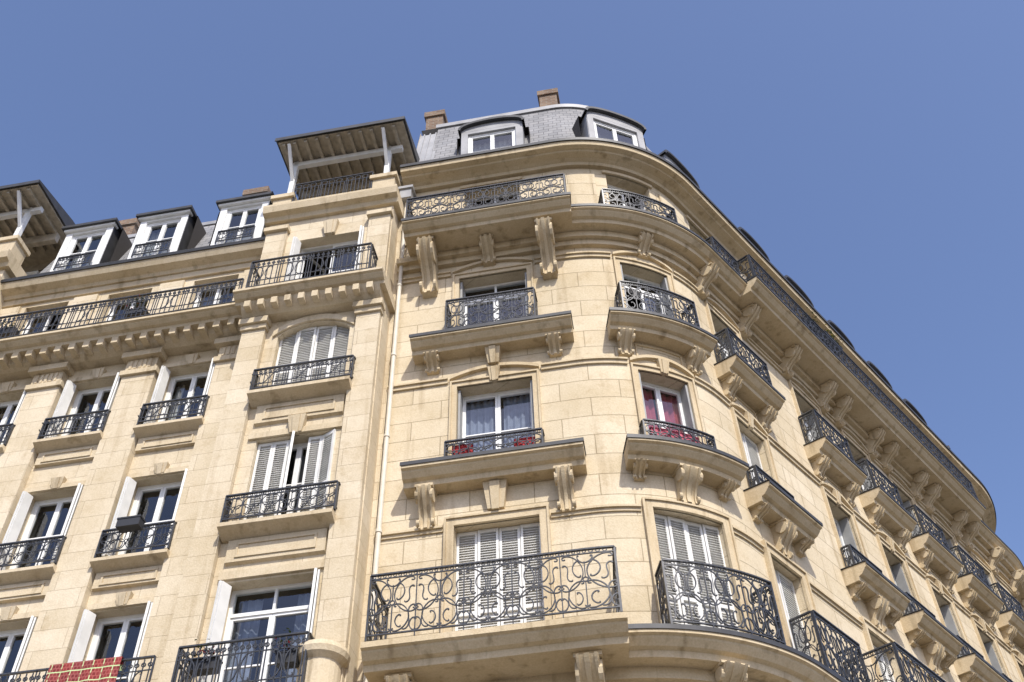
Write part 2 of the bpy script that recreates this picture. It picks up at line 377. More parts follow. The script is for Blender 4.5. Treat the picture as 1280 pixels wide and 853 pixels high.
def rail_run(mb,g,x0,x1,z0,z1,mod,mw,th=.008):
    k=max(1,int(round((x1-x0)/mw)));w=(x1-x0)/k;zi=z0+.07;h=z1-z0-.07-.03
    for z,a,b in ((z1,.012,.022),(z0+.05,.01,.012)): tube(mb,g,dens([(x0,z),(x1,z)]),0,0,a,b)
    if mod is module_scroll or mod is module_scroll2:
        tube(mb,g,dens([(x0,z1-.07),(x1,z1-.07)]),0,0,.007,.01);h-=.05
        x=x0+.05
        while x<x1-.03: tube(mb,g,ring(x,z1-.036,.022,6),0,0,.005,.006);x+=.075
    tube(mb,g,[(x0,z0-.03),(x0,z1)],0,0,.012,.012);tube(mb,g,[(x1,z0-.03),(x1,z1)],0,0,.012,.012)
    for i in range(k):
        for pl in mod(w,h): tube(mb,g,pl,x0+i*w,zi,th*.85,th)
        if i: tube(mb,g,[(x0+i*w,z0-.03),(x0+i*w,z1)],0,0,.007,.008)
def railing(G,P,ta,tb,o,z0,z1,mod,mw=.5,ret=0.,th=.008):
    mb=G.g('balcony_railings','iron')
    rail_run(mb,lambda x,q:P(x,o+q),ta,tb,z0,z1,mod,mw,th)
    if ret:
        for t,s in ((ta,-1),(tb,1)):
            rail_run(mb,lambda x,q,t=t,s=s:P(t+s*q,x),o-ret,o-.03,z0,z1,mod,mw if ret>.6 else ret,th)
# ---- stone ornaments
def ledge_prof(zt,o,th=.3,back=-.03,wash=.04):
    return [(back,zt+wash),(o-.02,zt),(o,zt-.01),(o,zt-th*.28),(o-.05,zt-th*.34),(o-.06,zt-th*.42),(o-.13,zt-th*.66),(o-.2,zt-th*.74),(o-.22,zt-th),(back,zt-th)]
def capstrip(G,P,ta,tb,zt,o,back=-.02):
    sweep(G.g('zinc_flashing','zinc'),P,ta-.015,tb+.015,[(back,zt+.052),(back,zt+.064),(o+.018,zt+.02),(o+.018,zt-.05),(o+.004,zt-.05),(o+.004,zt+.008)])
def console(mb,P,t,ztop,h,d,w,o=0.):
    k=18;pr=[(-.03,ztop),(d,ztop),(d,ztop-.06*h)]
    for i in range(k+1):
        s=i/k
        x=d*(.92*(1-s)**1.5+.20)+.10*d*math.sin(s*math.pi*2.0+.5);z=ztop-.08*h-(h*.9)*s
        pr.append((max(.02,x),z))
    pr.append((.03,ztop-h));pr.append((-.03,ztop-h))
    pr=[(o+a,b) for a,b in pr]
    sweep(mb,P,t-w/2,t+w/2,pr)
    pr2=[(a+(.03 if a>o else 0),b-(.001 if i>1 else 0)) for i,(a,b) in enumerate(pr)];pr2=pr2[2:-1]
    pr2=[(o-.02,pr2[0][1])]+pr2+[(o-.02,pr2[-1][1])]
    sweep(mb,P,t-w*.12,t+w*.12,pr2);sweep(mb,P,t-w*.46,t-w*.34,pr2);sweep(mb,P,t+w*.34,t+w*.46,pr2)
    pbox(mb,P,t-w*.62,t+w*.62,o-.02,o+d+.04,ztop-.004-.07*h,ztop-.004)
    for sg in (-1,1):
        for (cx,cz,r) in ((d*.72,ztop-.24*h,.2*min(h,d*2)),(.22*d+.02,ztop-.85*h,.11*min(h,d*2))):
            n=14;ring_=[(o+cx+r*math.cos(2*math.pi*i/n),cz+r*math.sin(2*math.pi*i/n)) for i in range(n)]
            ta,tb=(t+sg*w*.5-.025,t+sg*w*.5+.025);sweep(mb,P,ta,tb,ring_)
def keystone(mb,P,t,z0,z1,d,w,o=0.):
    for (f0,f1,dz0,dz1,k0,k1) in ((.36,.55,0,0,.6,1),(.16,.24,-.03,-.02,.75,1.18)):
        n0=[(t-w*f0,z0+dz0),(t+w*f0,z0+dz0),(t+w*f1,z1+dz1),(t-w*f1,z1+dz1)]
        A=[(*P(a,o-.02),z) for a,z in n0];B=[(*P(a,o+d*(k0 if i<2 else k1)),z) for i,(a,z) in enumerate(n0)]
        mb.face(B)
        for i in range(4): j=(i+1)%4;mb.face([A[i],A[j],B[j],B[i]])
def architrave(mb,P,t0,t1,z0,z1,o,w=.13,d=.05):
    for a,b in ((t0-w,t0),(t1,t1+w)): pbox(mb,P,a,b,o-.02,o+d,z0,z1+w)
    pbox(mb,P,t0,t1,o-.02,o+d,z1,z1+w)
    e=.035
    for a,b in ((t0-w-e,t0-w),(t1+w,t1+w+e)): pbox(mb,P,a,b,o-.02,o+d+.03,z0,z1+w+e)
    pbox(mb,P,t0-w,t1+w,o-.02,o+d+.03,z1+w,z1+w+e)
def panel(mb,P,t0,t1,z0,z1,o=0.,w=.035,d=.025):
    pbox(mb,P,t0,t1,o-.01,o+d,z0,z0+w);pbox(mb,P,t0,t1,o-.01,o+d,z1-w,z1)
    pbox(mb,P,t0,t0+w,o-.01,o+d-.002,z0+w,z1-w);pbox(mb,P,t1-w,t1,o-.01,o+d-.002,z0+w,z1-w)
def archband(mb,P,t0,t1,zs,rise,th,o,d,k=16):
    w=(t1-t0)/2;R=(w*w+rise*rise)/(2*rise);c=(t0+t1)/2
    pts=[];
    for i in range(k+1):
        x=t0+(t1-t0)*i/k;pts.append((x,zs+rise-R+math.sqrt(R*R-(x-c)**2)))
    for (a,b) in zip(pts,pts[1:]):
        q=[(a[0],a[1]),(b[0],b[1]),(b[0],b[1]+th),(a[0],a[1]+th)]
        mb.face([(*P(x,o+d),z) for x,z in q])
        mb.face([(*P(a[0],o-.02),a[1]),(*P(b[0],o-.02),b[1]),(*P(b[0],o+d),b[1]),(*P(a[0],o+d),a[1])])
        mb.face([(*P(a[0],o-.02),a[1]+th),(*P(b[0],o-.02),b[1]+th),(*P(b[0],o+d),b[1]+th),(*P(a[0],o+d),a[1]+th)])
    for a in (pts[0],pts[-1]): mb.face([(*P(a[0],o-.02),a[1]),(*P(a[0],o+d),a[1]),(*P(a[0],o+d),a[1]+th),(*P(a[0],o-.02),a[1]+th)])
# ================================================================== CORNER BUILDING
G=Group('corner_apartment_building')
WL=G.g('facade_wall','stone_wall');TR=G.g('stone_trim','stone_trim')
TM=(TA+TB)/2+.13
farc=[TC+1.4,TC+3.9]
cols=[(-3.24,1.36),(TM,1.14),(2.12,1.0),(5.36,1.05),(7.62,1.05),(9.9,1.05),(12.15,1.05),(14.4,1.05)]+[(t,1.0) for t in farc]
rows=[(.3,3.3),(5.2,8.0),(9.1,11.5),(12.62,14.55),(15.65,17.55),(18.64,20.62)]
ops=[]
TEND=PR.t1
for ci,(tc,w) in enumerate(cols):
    for ri,(z0,z1) in enumerate(rows):
        ww=w*(1.0 if ri<5 else .9);
        if ci==1: ww=w*(1.08 if ri<3 else .92)
        if ri==3 and ci!=0: ww*=.95
        ops.append((tc-ww/2,tc+ww/2,z0,z1,.28 if ri==1 else 0,ci,ri))
wall(WL,PR,-5.2,TEND,0,20.95,ops,0,.34)
for q in ops:
    t0,t1,z0,z1,ar,ci,ri=q;tc=(t0+t1)/2;w=t1-t0
    cur=random.choice(['net','none','none','blue','none']);shut=None;op=0;tr=0
    if ri==2: shut='closed' if ci in (0,1,4) else random.choice(['closed','reveal'])
    if ri==3: cur='drape' if ci==0 else ('red' if ci==1 else cur);shut='closed' if ci==2 else 'reveal'
    if ri==4: cur='net' if ci in(0,) else cur;shut='reveal'
    if ri==5: shut=None;op={0:-1,1:1}.get(ci,0)
    if ri==4 and ci==1: op=-1
    if ci>3 and ri>2 and random.random()<.3: op=random.choice([1,-1,2])
    window(G,PR,tc,w,z0,z1,-.3,cur,shut,op,.42 if ri==4 else tr,bars=1 if ri!=2 else 2)
z=9.06
def slab(P,ta,tb,zt,o,th,flash=True):
    sweep(TR,P,ta,tb,ledge_prof(zt,o,th));
    if flash: capstrip(G,P,ta,tb,zt,o)
slab(PR,-4.95,-1.47,z,.98,.34,False)
slab(PR,-1.47,3.1,z-.003,.62,.34)
slab(PR,3.1,9.1,z,1.05,.34)
slab(PR,9.1,TEND,z-.003,.55,.34)
pbox(TR,PR,-5.2,TEND,-.02,.16,8.55,8.722)
railing(G,PR,-4.9,-1.52,.93,z+.05,10.12,module_scroll,.68,ret=.9,th=.009)
railing(G,PR,TM-.76,TM+.74,.57,z+.05,10.14,module_scroll,.5,ret=.4,th=.009)
railing(G,PR,2.12-.66,2.12+.72,.57,z+.05,10.1,module_scroll,.48,ret=.4)
railing(G,PR,3.2,9.0,1.0,z+.05,10.12,module_scroll,.6,ret=.9)
for c in cols[5:]: railing(G,PR,c[0]-.8,c[0]+.8,.5,z+.05,10.05,module_scroll,.5,ret=.4)
for t in (-4.5,-1.95): console(TR,PR,t,8.72,.95,.62,.3)
console(TR,PR,TM-.0,8.72,.5,.42,.3)
for t in (4.1,6.3,8.6): console(TR,PR,t,8.72,.95,.7,.3)
for c in cols[2:]: console(TR,PR,c[0],8.55,.42,.35,.26)
for tc,w in cols[:1]: keystone(TR,PR,tc,8.05,8.55,.22,.4)
zz=[4.6,5.02,5.44,5.86,6.28,6.70,7.12,7.54,7.96,8.26]
for a,b in zip(zz,zz[1:]):
    edges=sorted([-5.2]+[x for q in ops if q[6]==1 for x in (q[0]-.02,q[1]+.02)]+[TEND])
    for i in range(0,len(edges),2):
        if edges[i+1]-edges[i]>.05:
            pbox(WL,PR,edges[i],edges[i+1],-.01,.05,a+.02,b-.02)
pbox(TR,PR,-5.2,TEND,-.02,.25,4.3,4.58)
def sill_ledge(tc,hw,zt,o,th,big):
    slab(PR,tc-hw,tc+hw,zt,o,th)
    if big:
        for t in (tc-hw*.76,tc+hw*.76): console(TR,PR,t,zt-th,.72,o*.6,.24)
        keystone(TR,PR,tc,zt-th-.5,zt-th-.005,.16,.36)
    else:
        for t in (tc-hw*.76,tc+hw*.76): console(TR,PR,t,zt-th,.32,o*.55,.22)
        keystone(TR,PR,tc,zt-th-.34,zt-th-.005,.2,.26)
for ci,(tc,w) in enumerate(cols):
    hw=1.48 if ci==0 else (.95 if ci==1 else .84)
    o=.47 if ci==0 else .5
    if ci==0: sill_ledge(tc,hw,12.54,o,.34,True)
    else:
        slab(PR,tc-hw,tc+hw,12.54,o,.3)
        console(TR,PR,tc,12.24,.58,.28,.3)
        for t in (tc-hw*.8,tc+hw*.8): console(TR,PR,t,12.24,.22,.26,.16)
    if ci==0: sill_ledge(tc,hw,15.58,o,.3,False)
    else:
        slab(PR,tc-hw,tc+hw,15.58,o,.3)
        for t in (tc-hw*.72,tc+hw*.72): console(TR,PR,t,15.28,.42,.28,.23)
        panel(TR,PR,tc-hw*.5,tc+hw*.5,14.85,15.22)
    r=.82 if ci==0 else .62
    railing(G,PR,tc-r,tc+r,.22,12.62,13.1 if ci==0 else 13.16,module_scroll2,.4,ret=.18)
    r=.84 if ci==0 else .7
    railing(G,PR,tc-r,tc+r,.38,15.66,16.5,module_scroll,.46,ret=.36)
def course(za,zb,d,skip):
    e=[-5.2];
    for a,b in sorted(skip): e+=[a,b]
    e.append(TEND)
    for i in range(0,len(e),2):
        if e[i+1]-e[i]>.03: pbox(TR,PR,e[i],e[i+1],-.02,d,za,zb);pbox(TR,PR,e[i],e[i+1],-.02,d+.035,zb,zb+.04)
sk3=[(q[0]-.17,q[1]+.17) for q in ops if q[6]==3]
course(14.66,14.74,.04,sk3);course(17.66,17.74,.04,[(q[0]-.17,q[1]+.17) for q in ops if q[6]==4])
course(11.42,11.48,.03,[(q[0]-.18,q[1]+.18) for q in ops if q[6]==2])
for q in ops:
    t0,t1,z0,z1,ar,ci,ri=q
    if ri==2: architrave(TR,PR,t0,t1,z0,z1,0,.12,.05)
    if ri in (3,4):
        architrave(TR,PR,t0,t1,z0+.0,z1,0,.09,.03)
        archband(TR,PR,t0-.13,t1+.13,z1+.17,.17,.07,0,.07)
        if ri==3: keystone(TR,PR,(t0+t1)/2,z1+.02,z1+.32,.1,.2)
    if ri==5: pbox(TR,PR,t0-.08,t1+.08,-.02,.05,z1+.0,z1+.09)
z=18.58
slab(PR,-4.92,-1.58,z,.92,.3);slab(PR,-1.58,2.45,z-.003,.62,.3);slab(PR,2.45,13.6,z,.88,.3);slab(PR,13.6,TEND,z-.003,.55,.3)
pbox(TR,PR,-5.2,TEND,-.02,.2,18.12,18.272)
pbox(TR,PR,-5.2,TEND,-.02,.1,17.98,18.12)
railing(G,PR,-4.86,-1.64,.86,z+.05,19.34,module_scroll,.46,ret=.8)
railing(G,PR,TM-.8,TM+.62,.5,z+.05,19.3,module_scroll,.48,ret=.4)
railing(G,PR,1.45,2.4,.55,z+.05,19.3,module_scroll,.48,ret=.4)
railing(G,PR,2.5,13.5,.82,z+.05,19.4,module_scroll,.55,ret=.7)
for t in (-4.5,-2.1): console(TR,PR,t,18.27,1.15,.6,.28)
console(TR,PR,-3.3,18.27,.45,.4,.24);console(TR,PR,TM,18.27,.42,.3,.22)
for c in cols[2:]:
    for d in (-.78,.78): console(TR,PR,c[0]+d,18.27,.62,.46,.22)
for c,d in zip(cols,cols[1:]):
    a,b=c[0]+c[1]/2+.22,d[0]-d[1]/2-.22
    if b-a>.3:
        pbox(WL,PR,a,b,-.02,.045,18.9,20.55)
pbox(WL,PR,-5.1,-4.15,-.02,.045,18.9,20.55)
sweep(TR,PR,-5.2,TEND,[(-.03,20.78),(.1,20.78),(.12,20.86),(.2,20.9),(.34,20.94),(.36,20.98),(.48,21.0),(.5,21.1),(.5,21.15),(-.1,21.2)])
sweep(G.g('zinc_flashing','zinc'),PR,-5.2,TEND,[(-.1,21.205),(.44,21.16),(.52,21.11),(.535,21.11),(.535,21.2),(.46,21.24),(-.1,21.28)])
zb,zt=21.2,24.75
def mo(zv): return -.06-.78*(zv-zb)/(zt-zb)
sweep(G.g('mansard_slates','slate'),PR,-4.75,TEND,[(mo(zb),zb),(mo(zt),zt)],closed=False)
sweep(G.g('mansard_flashing','zinc_grey'),PR,-5.2,-4.7,[(mo(zb)+.04,zb),(mo(zt)+.04,zt-.3),(mo(zt)-.3,zt-.3),(-.8,zb)])
sweep(G.g('mansard_flashing','zinc_grey'),PR,-4.8,TEND,[(mo(zt)+.06,zt-.05),(mo(zt)+.06,zt+.09),(mo(zt)-.2,zt+.12),(mo(zt)-.2,zt-.05)])
for t in (-5.1,-4.95,-4.8): sweep(G.g('mansard_flashing','zinc_grey'),PR,t,t+.03,[(mo(zb)+.03,zb),(mo(zt)+.08,zt-.3),(mo(zt)+.04,zt-.3),(mo(zb),zb)])
RF=G.g('upper_roof','zinc_grey')
ts=PR.st(-5.2,TEND)
ring_=[(*PR(t,mo(zt)),zt+.02) for t in ts]
ctr=(*PR(6,-5.5),25.6)
for a,b in zip(ring_,ring_[1:]): RF.face([a,b,ctr])
p1=(*lineP(-5.2,-9),24.7);p2=(*PR(TEND,-6),24.7)
RF.face([ring_[0],ctr,p1]);RF.face([ring_[-1],ctr,p2]);RF.face([p1,p2,ctr])
BW=G.g('rear_walls','stone_wall')
for a,b in (((lineP(-5.2,0)),(lineP(-5.2,-9))),((lineP(-5.2,-9)),PR(TEND,-6)),(PR(TEND,-6),PR(TEND,0))):
    BW.face([(*a,0),(*b,0),(*b,24.6),(*a,24.6)] if a!=lineP(-5.2,0) else [(*lineP(-5.2,0),0),(*b,0),(*b,24.6),(*lineP(-5.2,-.8),24.6),(*lineP(-5.2,-.05),21.2)])
def dormer(G,P,tc,w,zb,zw,ztop,of,ob,arched=True,wall='white',roof='zinc'):
    F=LF(P,tc,of);h=w/2;D=of-ob
    mb=G.g('dormers',wall);s=.16
    for a,b in ((-h-s,-h),(h,h+s)): lbox(mb,F,a,b,-.12,0,zb,zw)
    lbox(mb,F,-h-s,h+s,-.12,0,zw,zw+.12)
    lbox(mb,F,-h,h,-.12,.05,zb,zb+.08)
    ck=G.g('dormer_cheeks','zinc_grey' if arched else roof)
    for x in (-h-s,h+s): lbox(ck,F,x-.01,x+.01,-D,-.02,zb,zw+.12)
    rf=G.g('dormer_roofs',roof)
    if arched:
        k=14;R=h+s+.07;rise=ztop-(zw+.12)
        pts=[(R*math.cos(math.pi*(1-i/k)),zw+.1+rise*math.sin(math.pi*i/k)**.8) for i in range(k+1)]
        lo=lambda a:(a[0]*.93,zw+.08+(a[1]-zw-.1)*.82)
        for a,b in zip(pts,pts[1:]):
            la,lb=lo(a),lo(b)
            rf.face([F.p(a[0],.1,a[1]),F.p(b[0],.1,b[1]),F.p(b[0],-D-.2,b[1]),F.p(a[0],-D-.2,a[1])])
            rf.face([F.p(a[0],.1,a[1]),F.p(b[0],.1,b[1]),F.p(lb[0],.1,lb[1]),F.p(la[0],.1,la[1])])
            rf.face([F.p(la[0],.1,la[1]),F.p(lb[0],.1,lb[1]),F.p(lb[0],0,lb[1]),F.p(la[0],0,la[1])])
        mb2=G.g('dormer_tympanum','zinc_grey')
        mb2.face([F.p(a[0]*.95,.002,zw+.1+(a[1]-zw-.1)*.86) for a in pts])
    else:
        lbox(rf,F,-h-s-.1,h+s+.1,-D-.3,.14,zw+.12,zw+.2)
        lbox(mb,F,-h-s-.05,h+s+.05,-.1,.08,zw+.06,zw+.118)
    window(G,P,tc,w,zb+.08,zw,of-.1,random.choice(['net','none','none']),None)
for ci,(tc,w) in enumerate(cols):
    dormer(G,PR,tc-(.0),1.15 if ci<2 else 1.0,21.5,23.05,23.5,-.12,-1.0,True,'zinc_grey','zinc')
def chimney(G,P,t,o,w,d,z0,z1,pots=2):
    F=LF(P,t,o);b=G.g('chimney_stacks','brick')
    lbox(b,F,-w/2,w/2,-d/2,d/2,z0,z1)
    lbox(b,F,-w/2-.05,w/2+.05,-d/2-.05,d/2+.05,z1-.16,z1+.06)
    pt=G.g('chimney_pots','terra')
    for i in range(pots):
        x=-w/2+w*(i+.5)/pots;k=10
        for j in range(k):
            a,c=2*math.pi*j/k,2*math.pi*(j+1)/k;r0,r1=.1,.085
            pt.face([F.p(x+r0*math.cos(a),r0*math.sin(a),z1+.06),F.p(x+r0*math.cos(c),r0*math.sin(c),z1+.06),F.p(x+r1*math.cos(c),r1*math.sin(c),z1+.38),F.p(x+r1*math.cos(a),r1*math.sin(a),z1+.38)])
chimney(G,PR,-5.0,-1.5,.46,.4,24,26.3,0)
chimney(G,PLn,-1.95,-2.0,.48,.42,24,27.25,0)
chimney(G,PR,7.5,-2.6,.9,.5,24.5,26.2,3)
G.finish()
# ================================================================== LEFT BUILDING
H=Group('terraced_apartment_building')
WL=H.g('facade_wall','stoneL_wall');TR=H.g('stone_trim','stoneL_trim')
BO=.45
bays=[(-8.05,-5.29,-6.62),(-16.96,-14.2,-15.6)]
wc=[-9.25,-11.2,-13.12]
wrows=[(.3,3.0),(4.6,7.2),(8.52,10.76),(11.7,13.42),(14.6,16.18),(17.06,18.88)]
brows=[(.3,3.0),(4.6,7.2),(8.42,10.66),(11.7,13.52),(14.58,16.4),(17.16,19.1)]
wo=[(t-.5,t+.5,a,b,0,i) for t in wc for i,(a,b) in enumerate(wrows)]
wall(WL,PLn,-14.2,-8.05,0,19.2,wo,0,.3)
for t0,t1,z0,z1,ar,ri in wo:
    sh='open' if ri in(2,3,4) else None
    window(H,PLn,(t0+t1)/2,t1-t0,z0,z1,-.24,random.choice(['net','none','none','blue','none']),sh,random.choice([0,0,1,-1]) if ri==5 else 0,0,1,0)
for bi,(b0,b1,bc) in enumerate(bays):
    bo=[(bc-.71,bc+.71,a,b,.26 if i==4 else 0,i) for i,(a,b) in enumerate(brows)]
    wall(WL,PLn,b0,b1,0,20.1,bo,BO,.32)
    for t in (b0,b1):
        WL.face([(*PLn(t,BO),0),(*PLn(t,-1.6),0),(*PLn(t,-1.6),20.1),(*PLn(t,BO),20.1)],[(0,0),(2,0),(2,20.1),(0,20.1)])
    for t0,t1,z0,z1,ar,ri in bo:
        sh={2:'open',3:'half',4:'closed',5:'open'}.get(ri)
        if ri==3:
            window(H,PLn,bc,1.42,z0,z1,BO-.26,'none',None)
            F=LF(PLn,bc,BO-.1)
            for a,b in ((-.7,-.42),(-.42,-.14),(.2,.45)): louvre(H,F,a,b-.006,z0+.02,z1-.01)
            louvre(H,F.turned(.45,0,math.radians(25)),0,.28,z0+.02,z1-.01)
            louvre(H,F.turned(-.13,0,math.radians(60)),0,.26,z0+.02,z1-.01)
        else: window(H,PLn,bc,1.42,z0,z1,BO-.26,random.choice(['net','blue']) if ri!=5 else 'none',sh,-1 if ri==5 else 0,.45 if ri==2 else 0,1)
    for a,b in ((b0+.02,b0+.48),(b1-.48,b1-.02)):
        pbox(WL,PLn,a,b,BO-.01,BO+.11,0,16.3)
        pbox(TR,PLn,a-.03,b+.03,BO-.01,BO+.16,16.3,16.42);pbox(TR,PLn,a-.06,b+.06,BO-.01,BO+.22,16.42,16.56)
        pbox(WL,PLn,a,b,BO-.01,BO+.09,17.2,19.4)
        pbox(TR,PLn,a-.04,b+.04,BO-.01,BO+.17,19.4,19.52)
    for zt,op in ((14.5,.3),(11.62,.3)):
        sweep(TR,PLn,bc-.93,bc+.93,[(BO-.02,zt),(BO+op,zt-.02),(BO+op,zt-.09),(BO+op-.09,zt-.13),(BO+.05,zt-.2),(BO-.02,zt-.2)])
        sweep(TR,PLn,bc-.8,bc+.8,[(BO-.02,zt-.21),(BO+.06,zt-.21),(BO+.06,zt-.62),(BO-.02,zt-.66)])
        panel(TR,PLn,bc-.65,bc+.65,zt-.55,zt-.28,BO+.055)
    railing(H,PLn,bc-.93,bc+.93,BO+.2,14.56,15.08,module_left,.62,ret=.18,th=.007)
    railing(H,PLn,bc-.93,bc+.93,BO+.2,11.68,12.2,module_scroll2,.31,ret=.18,th=.006)
    sweep(TR,PLn,b0-.12,b1+.1,ledge_prof(17.06,1.02,.24))
    sweep(TR,PLn,b0+.0,b1-.0,[(BO-.02,16.82),(BO+.36,16.82),(BO+.3,16.7),(BO+.2,16.6),(BO-.02,16.56)])
    t=b0+.1
    while t<b1-.1: pbox(TR,PLn,t,t+.12,BO+.1,BO+.44,16.66,16.818);t+=.27
    railing(H,PLn,b0+.1,b1-.2,.95,17.1,17.92,module_left,.62,ret=.8,th=.008)
    archband(TR,PLn,bc-.8,bc+.8,16.12,.3,.14,BO,.05)
    keystone(TR,PLn,bc,13.55,13.9,.12,.3,BO);keystone(TR,PLn,bc,19.12,19.5,.12,.3,BO)
    pbox(TR,PLn,bc-.85,bc+.85,BO-.01,BO+.05,13.54,13.66);pbox(TR,PLn,bc-.85,bc+.85,BO-.01,BO+.05,10.7,10.84)
    sweep(TR,PLn,b0-.1,b1+.12,[(-.5,19.82),(BO+.08,19.82),(BO+.12,19.92),(BO+.24,19.96),(BO+.28,20.12),(BO+.28,20.18),(-.5,20.2)])
    pbox(TR,PLn,b1-.5,b1-.0,BO-.35,BO+.1,20.19,20.75);pbox(TR,PLn,b1-.56,b1+.05,BO-.4,BO+.16,20.75,20.87)
    pbox(TR,PLn,b0+.0,b0+.42,BO-.35,BO+.1,20.19,20.6);pbox(TR,PLn,b0-.05,b0+.48,BO-.4,BO+.16,20.6,20.72)
    railing(H,PLn,b0+.46,b1-.52,BO+.1,20.26,21.06,module_bars,.55,th=.009)
    wd=H.g('loggia_posts','white');rb=H.g('loggia_roof_boards','wood')
    for x in (b0+.25,b1-.28):
        pbox(wd,PLn,x-.055,x+.055,.28,.39,20.7,22.3)
        sweep(wd,PLn,x-.035,x+.035,[(.385,21.5),(.385,21.62),(.84,22.26),(.92,22.26)])
    c0,c1=b0-.02,b1+.19
    sweep(rb,PLn,c0,c1,[(-1.5,22.36),(.93,22.36),(.93,22.40),(-1.5,22.40)])
    t=c0+.1
    while t<c1-.05: pbox(rb,PLn,t,t+.07,-.9,.9,22.26,22.358);t+=.26
    pbox(wd,PLn,c0+.15,c1-.15,.28,.39,22.12,22.262);pbox(rb,PLn,c0+.15,c1-.15,-.55,-.42,22.0,22.262)
    sweep(H.g('loggia_roof_zinc','zinc'),PLn,c0-.05,c1+.05,[(-1.6,22.404),(.97,22.404),(.99,22.33),(1.01,22.33),(1.0,22.46),(-.5,22.8),(-1.6,22.85)])
    pbox(rb,PLn,b0+.05,b1-.05,-1.5,-1.3,20.15,22.36)
    window(H,PLn,bc,1.3,20.2,21.9,-1.22,'none',None)
    sweep(TR,PLn,b0-.1,b1+.1,ledge_prof(8.4,1.05,.26))
    railing(H,PLn,b0+.48,b1-.42,.98,8.44,9.3,module_left,.6,ret=.5,th=.009)
    for t in (bc-.95,bc+.95): console(TR,PLn,t,8.14,.6,.4,.26,BO)
F=LF(PLn,-5.62,.62);mb=TR
def lathe(mb,F,prof,k=24):
    for (r0,z0),(r1,z1) in zip(prof,prof[1:]):
        for j in range(k):
            a,c=2*math.pi*j/k,2*math.pi*(j+1)/k
            mb.face([F.p(r0*math.cos(a),r0*math.sin(a),z0),F.p(r0*math.cos(c),r0*math.sin(c),z0),F.p(r1*math.cos(c),r1*math.sin(c),z1),F.p(r1*math.cos(a),r1*math.sin(a),z1)])
lathe(mb,F,[(.28,4.6),(.28,8.3),(.3,8.35),(.3,8.95),(.38,9.02),(.4,9.1),(.38,9.17),(.3,9.22),(0.0,9.25)])
for a in (-12.2,-10.23,-8.4,-14.0):
    w=.34 if a!=-8.4 else .26
    pbox(WL,PLn,a-w,a+w if a>-13.9 else a+.2,-.01,.15,0,16.0)
    pbox(TR,PLn,a-w-.04,a+w+.04,-.01,.21,16.0,16.12)
    pbox(TR,PLn,a-w+.02,a+w-.02,-.01,.17,16.12,16.42)
    pbox(TR,PLn,a-w-.07,a+w+.07,-.01,.28,16.42,16.56)
    for k in range(5): pbox(TR,PLn,a-w+.1+k*.1,a-w+.15+k*.1,.16,.19,16.16,16.38)
    pbox(WL,PLn,a-w*.8,a+w*.8,-.01,.06,17.1,18.9)
for tc in wc:
    for zt in (14.54,11.64):
        sweep(TR,PLn,tc-.66,tc+.66,[(-.02,zt),(.26,zt-.02),(.26,zt-.08),(.18,zt-.12),(.06,zt-.18),(-.02,zt-.18)])
        sweep(TR,PLn,tc-.6,tc+.6,[(-.02,zt-.19),(.07,zt-.19),(.07,zt-.48),(-.02,zt-.5)])
        panel(TR,PLn,tc-.48,tc+.48,zt-.44,zt-.24,.065)
    railing(H,PLn,tc-.63,tc+.63,.2,14.6,15.08,module_left,.63,ret=.17,th=.007)
    railing(H,PLn,tc-.63,tc+.63,.2,11.7,12.2,module_scroll2,.32,ret=.17,th=.006)
    for zt in (10.78,13.44,16.2): pbox(TR,PLn,tc-.6,tc+.6,-.01,.05,zt,zt+.1);keystone(TR,PLn,tc,zt+.02,zt+.22,.1,.24)
sweep(TR,PLn,-14.2,-8.05,ledge_prof(17.0,.76,.22));sweep(TR,PLn,-14.2,-8.05,[(-.02,16.78),(.4,16.78),(.34,16.66),(.2,16.58),(-.02,16.56)])
t=-14.1
while t<-8.2: pbox(TR,PLn,t,t+.13,.2,.54,16.62,16.778);t+=.3
railing(H,PLn,-14.15,-8.2,.7,17.04,17.76,module_left,.6,th=.008)
sweep(TR,PLn,-14.2,-8.05,ledge_prof(8.5,.7,.26));railing(H,PLn,-14.1,-8.1,.65,8.54,9.42,module_left,.6,th=.008)
pbox(TR,PLn,-14.2,-8.05,-.01,.06,18.98,19.2)
sweep(TR,PLn,-14.2,-8.05,[(-.03,19.15),(.1,19.15),(.14,19.22),(.3,19.28),(.36,19.4),(.36,19.46),(-.2,19.5)])
sweep(H.g('gutter','zinc'),PLn,-14.2,-8.05,[(-.2,19.505),(.34,19.47),(.39,19.43),(.41,19.5),(.37,19.56),(-.2,19.56)])
zb2,zt2=19.5,22.3
sweep(H.g('mansard_slates','slate'),PLn,-14.2,-8.05,[(-.1,zb2),(-.95,zt2)],closed=False)
sweep(H.g('mansard_flashing','zinc_grey'),PLn,-14.2,-8.05,[(-.9,zt2-.04),(-.9,zt2+.08),(-4,22.9),(-4,22.2)])
sweep(H.g('mansard_flashing','zinc_grey'),PLn,-17,-5.2,[(-1.5,21.9),(-1.5,22.25),(-9,22.6),(-9,21.8)])
for tc in (-12.95,-11.08,-9.1):
    dormer(H,PLn,tc,.86,20.05,21.55,21.8,-.08,-1.1,False,'white','zinc')
    railing(H,PLn,tc-.43,tc+.43,.0,20.16,20.55,module_left,.43,th=.006)
chimney(H,PLn,-13.7,-2.2,.6,.45,22,24.6,0);chimney(H,PLn,-9.9,-1.9,.6,.45,22,24.6,0)
BWm=H.g('rear_walls','stoneL_wall')
a,b,c,d=lineP(-16.96,0.4),lineP(-16.96,-9),lineP(-5.21,-9),lineP(-5.21,-.4)
for p,q in ((a,b),(b,c),(c,d)): BWm.face([(*p,0),(*q,0),(*q,21.8),(*p,21.8)])
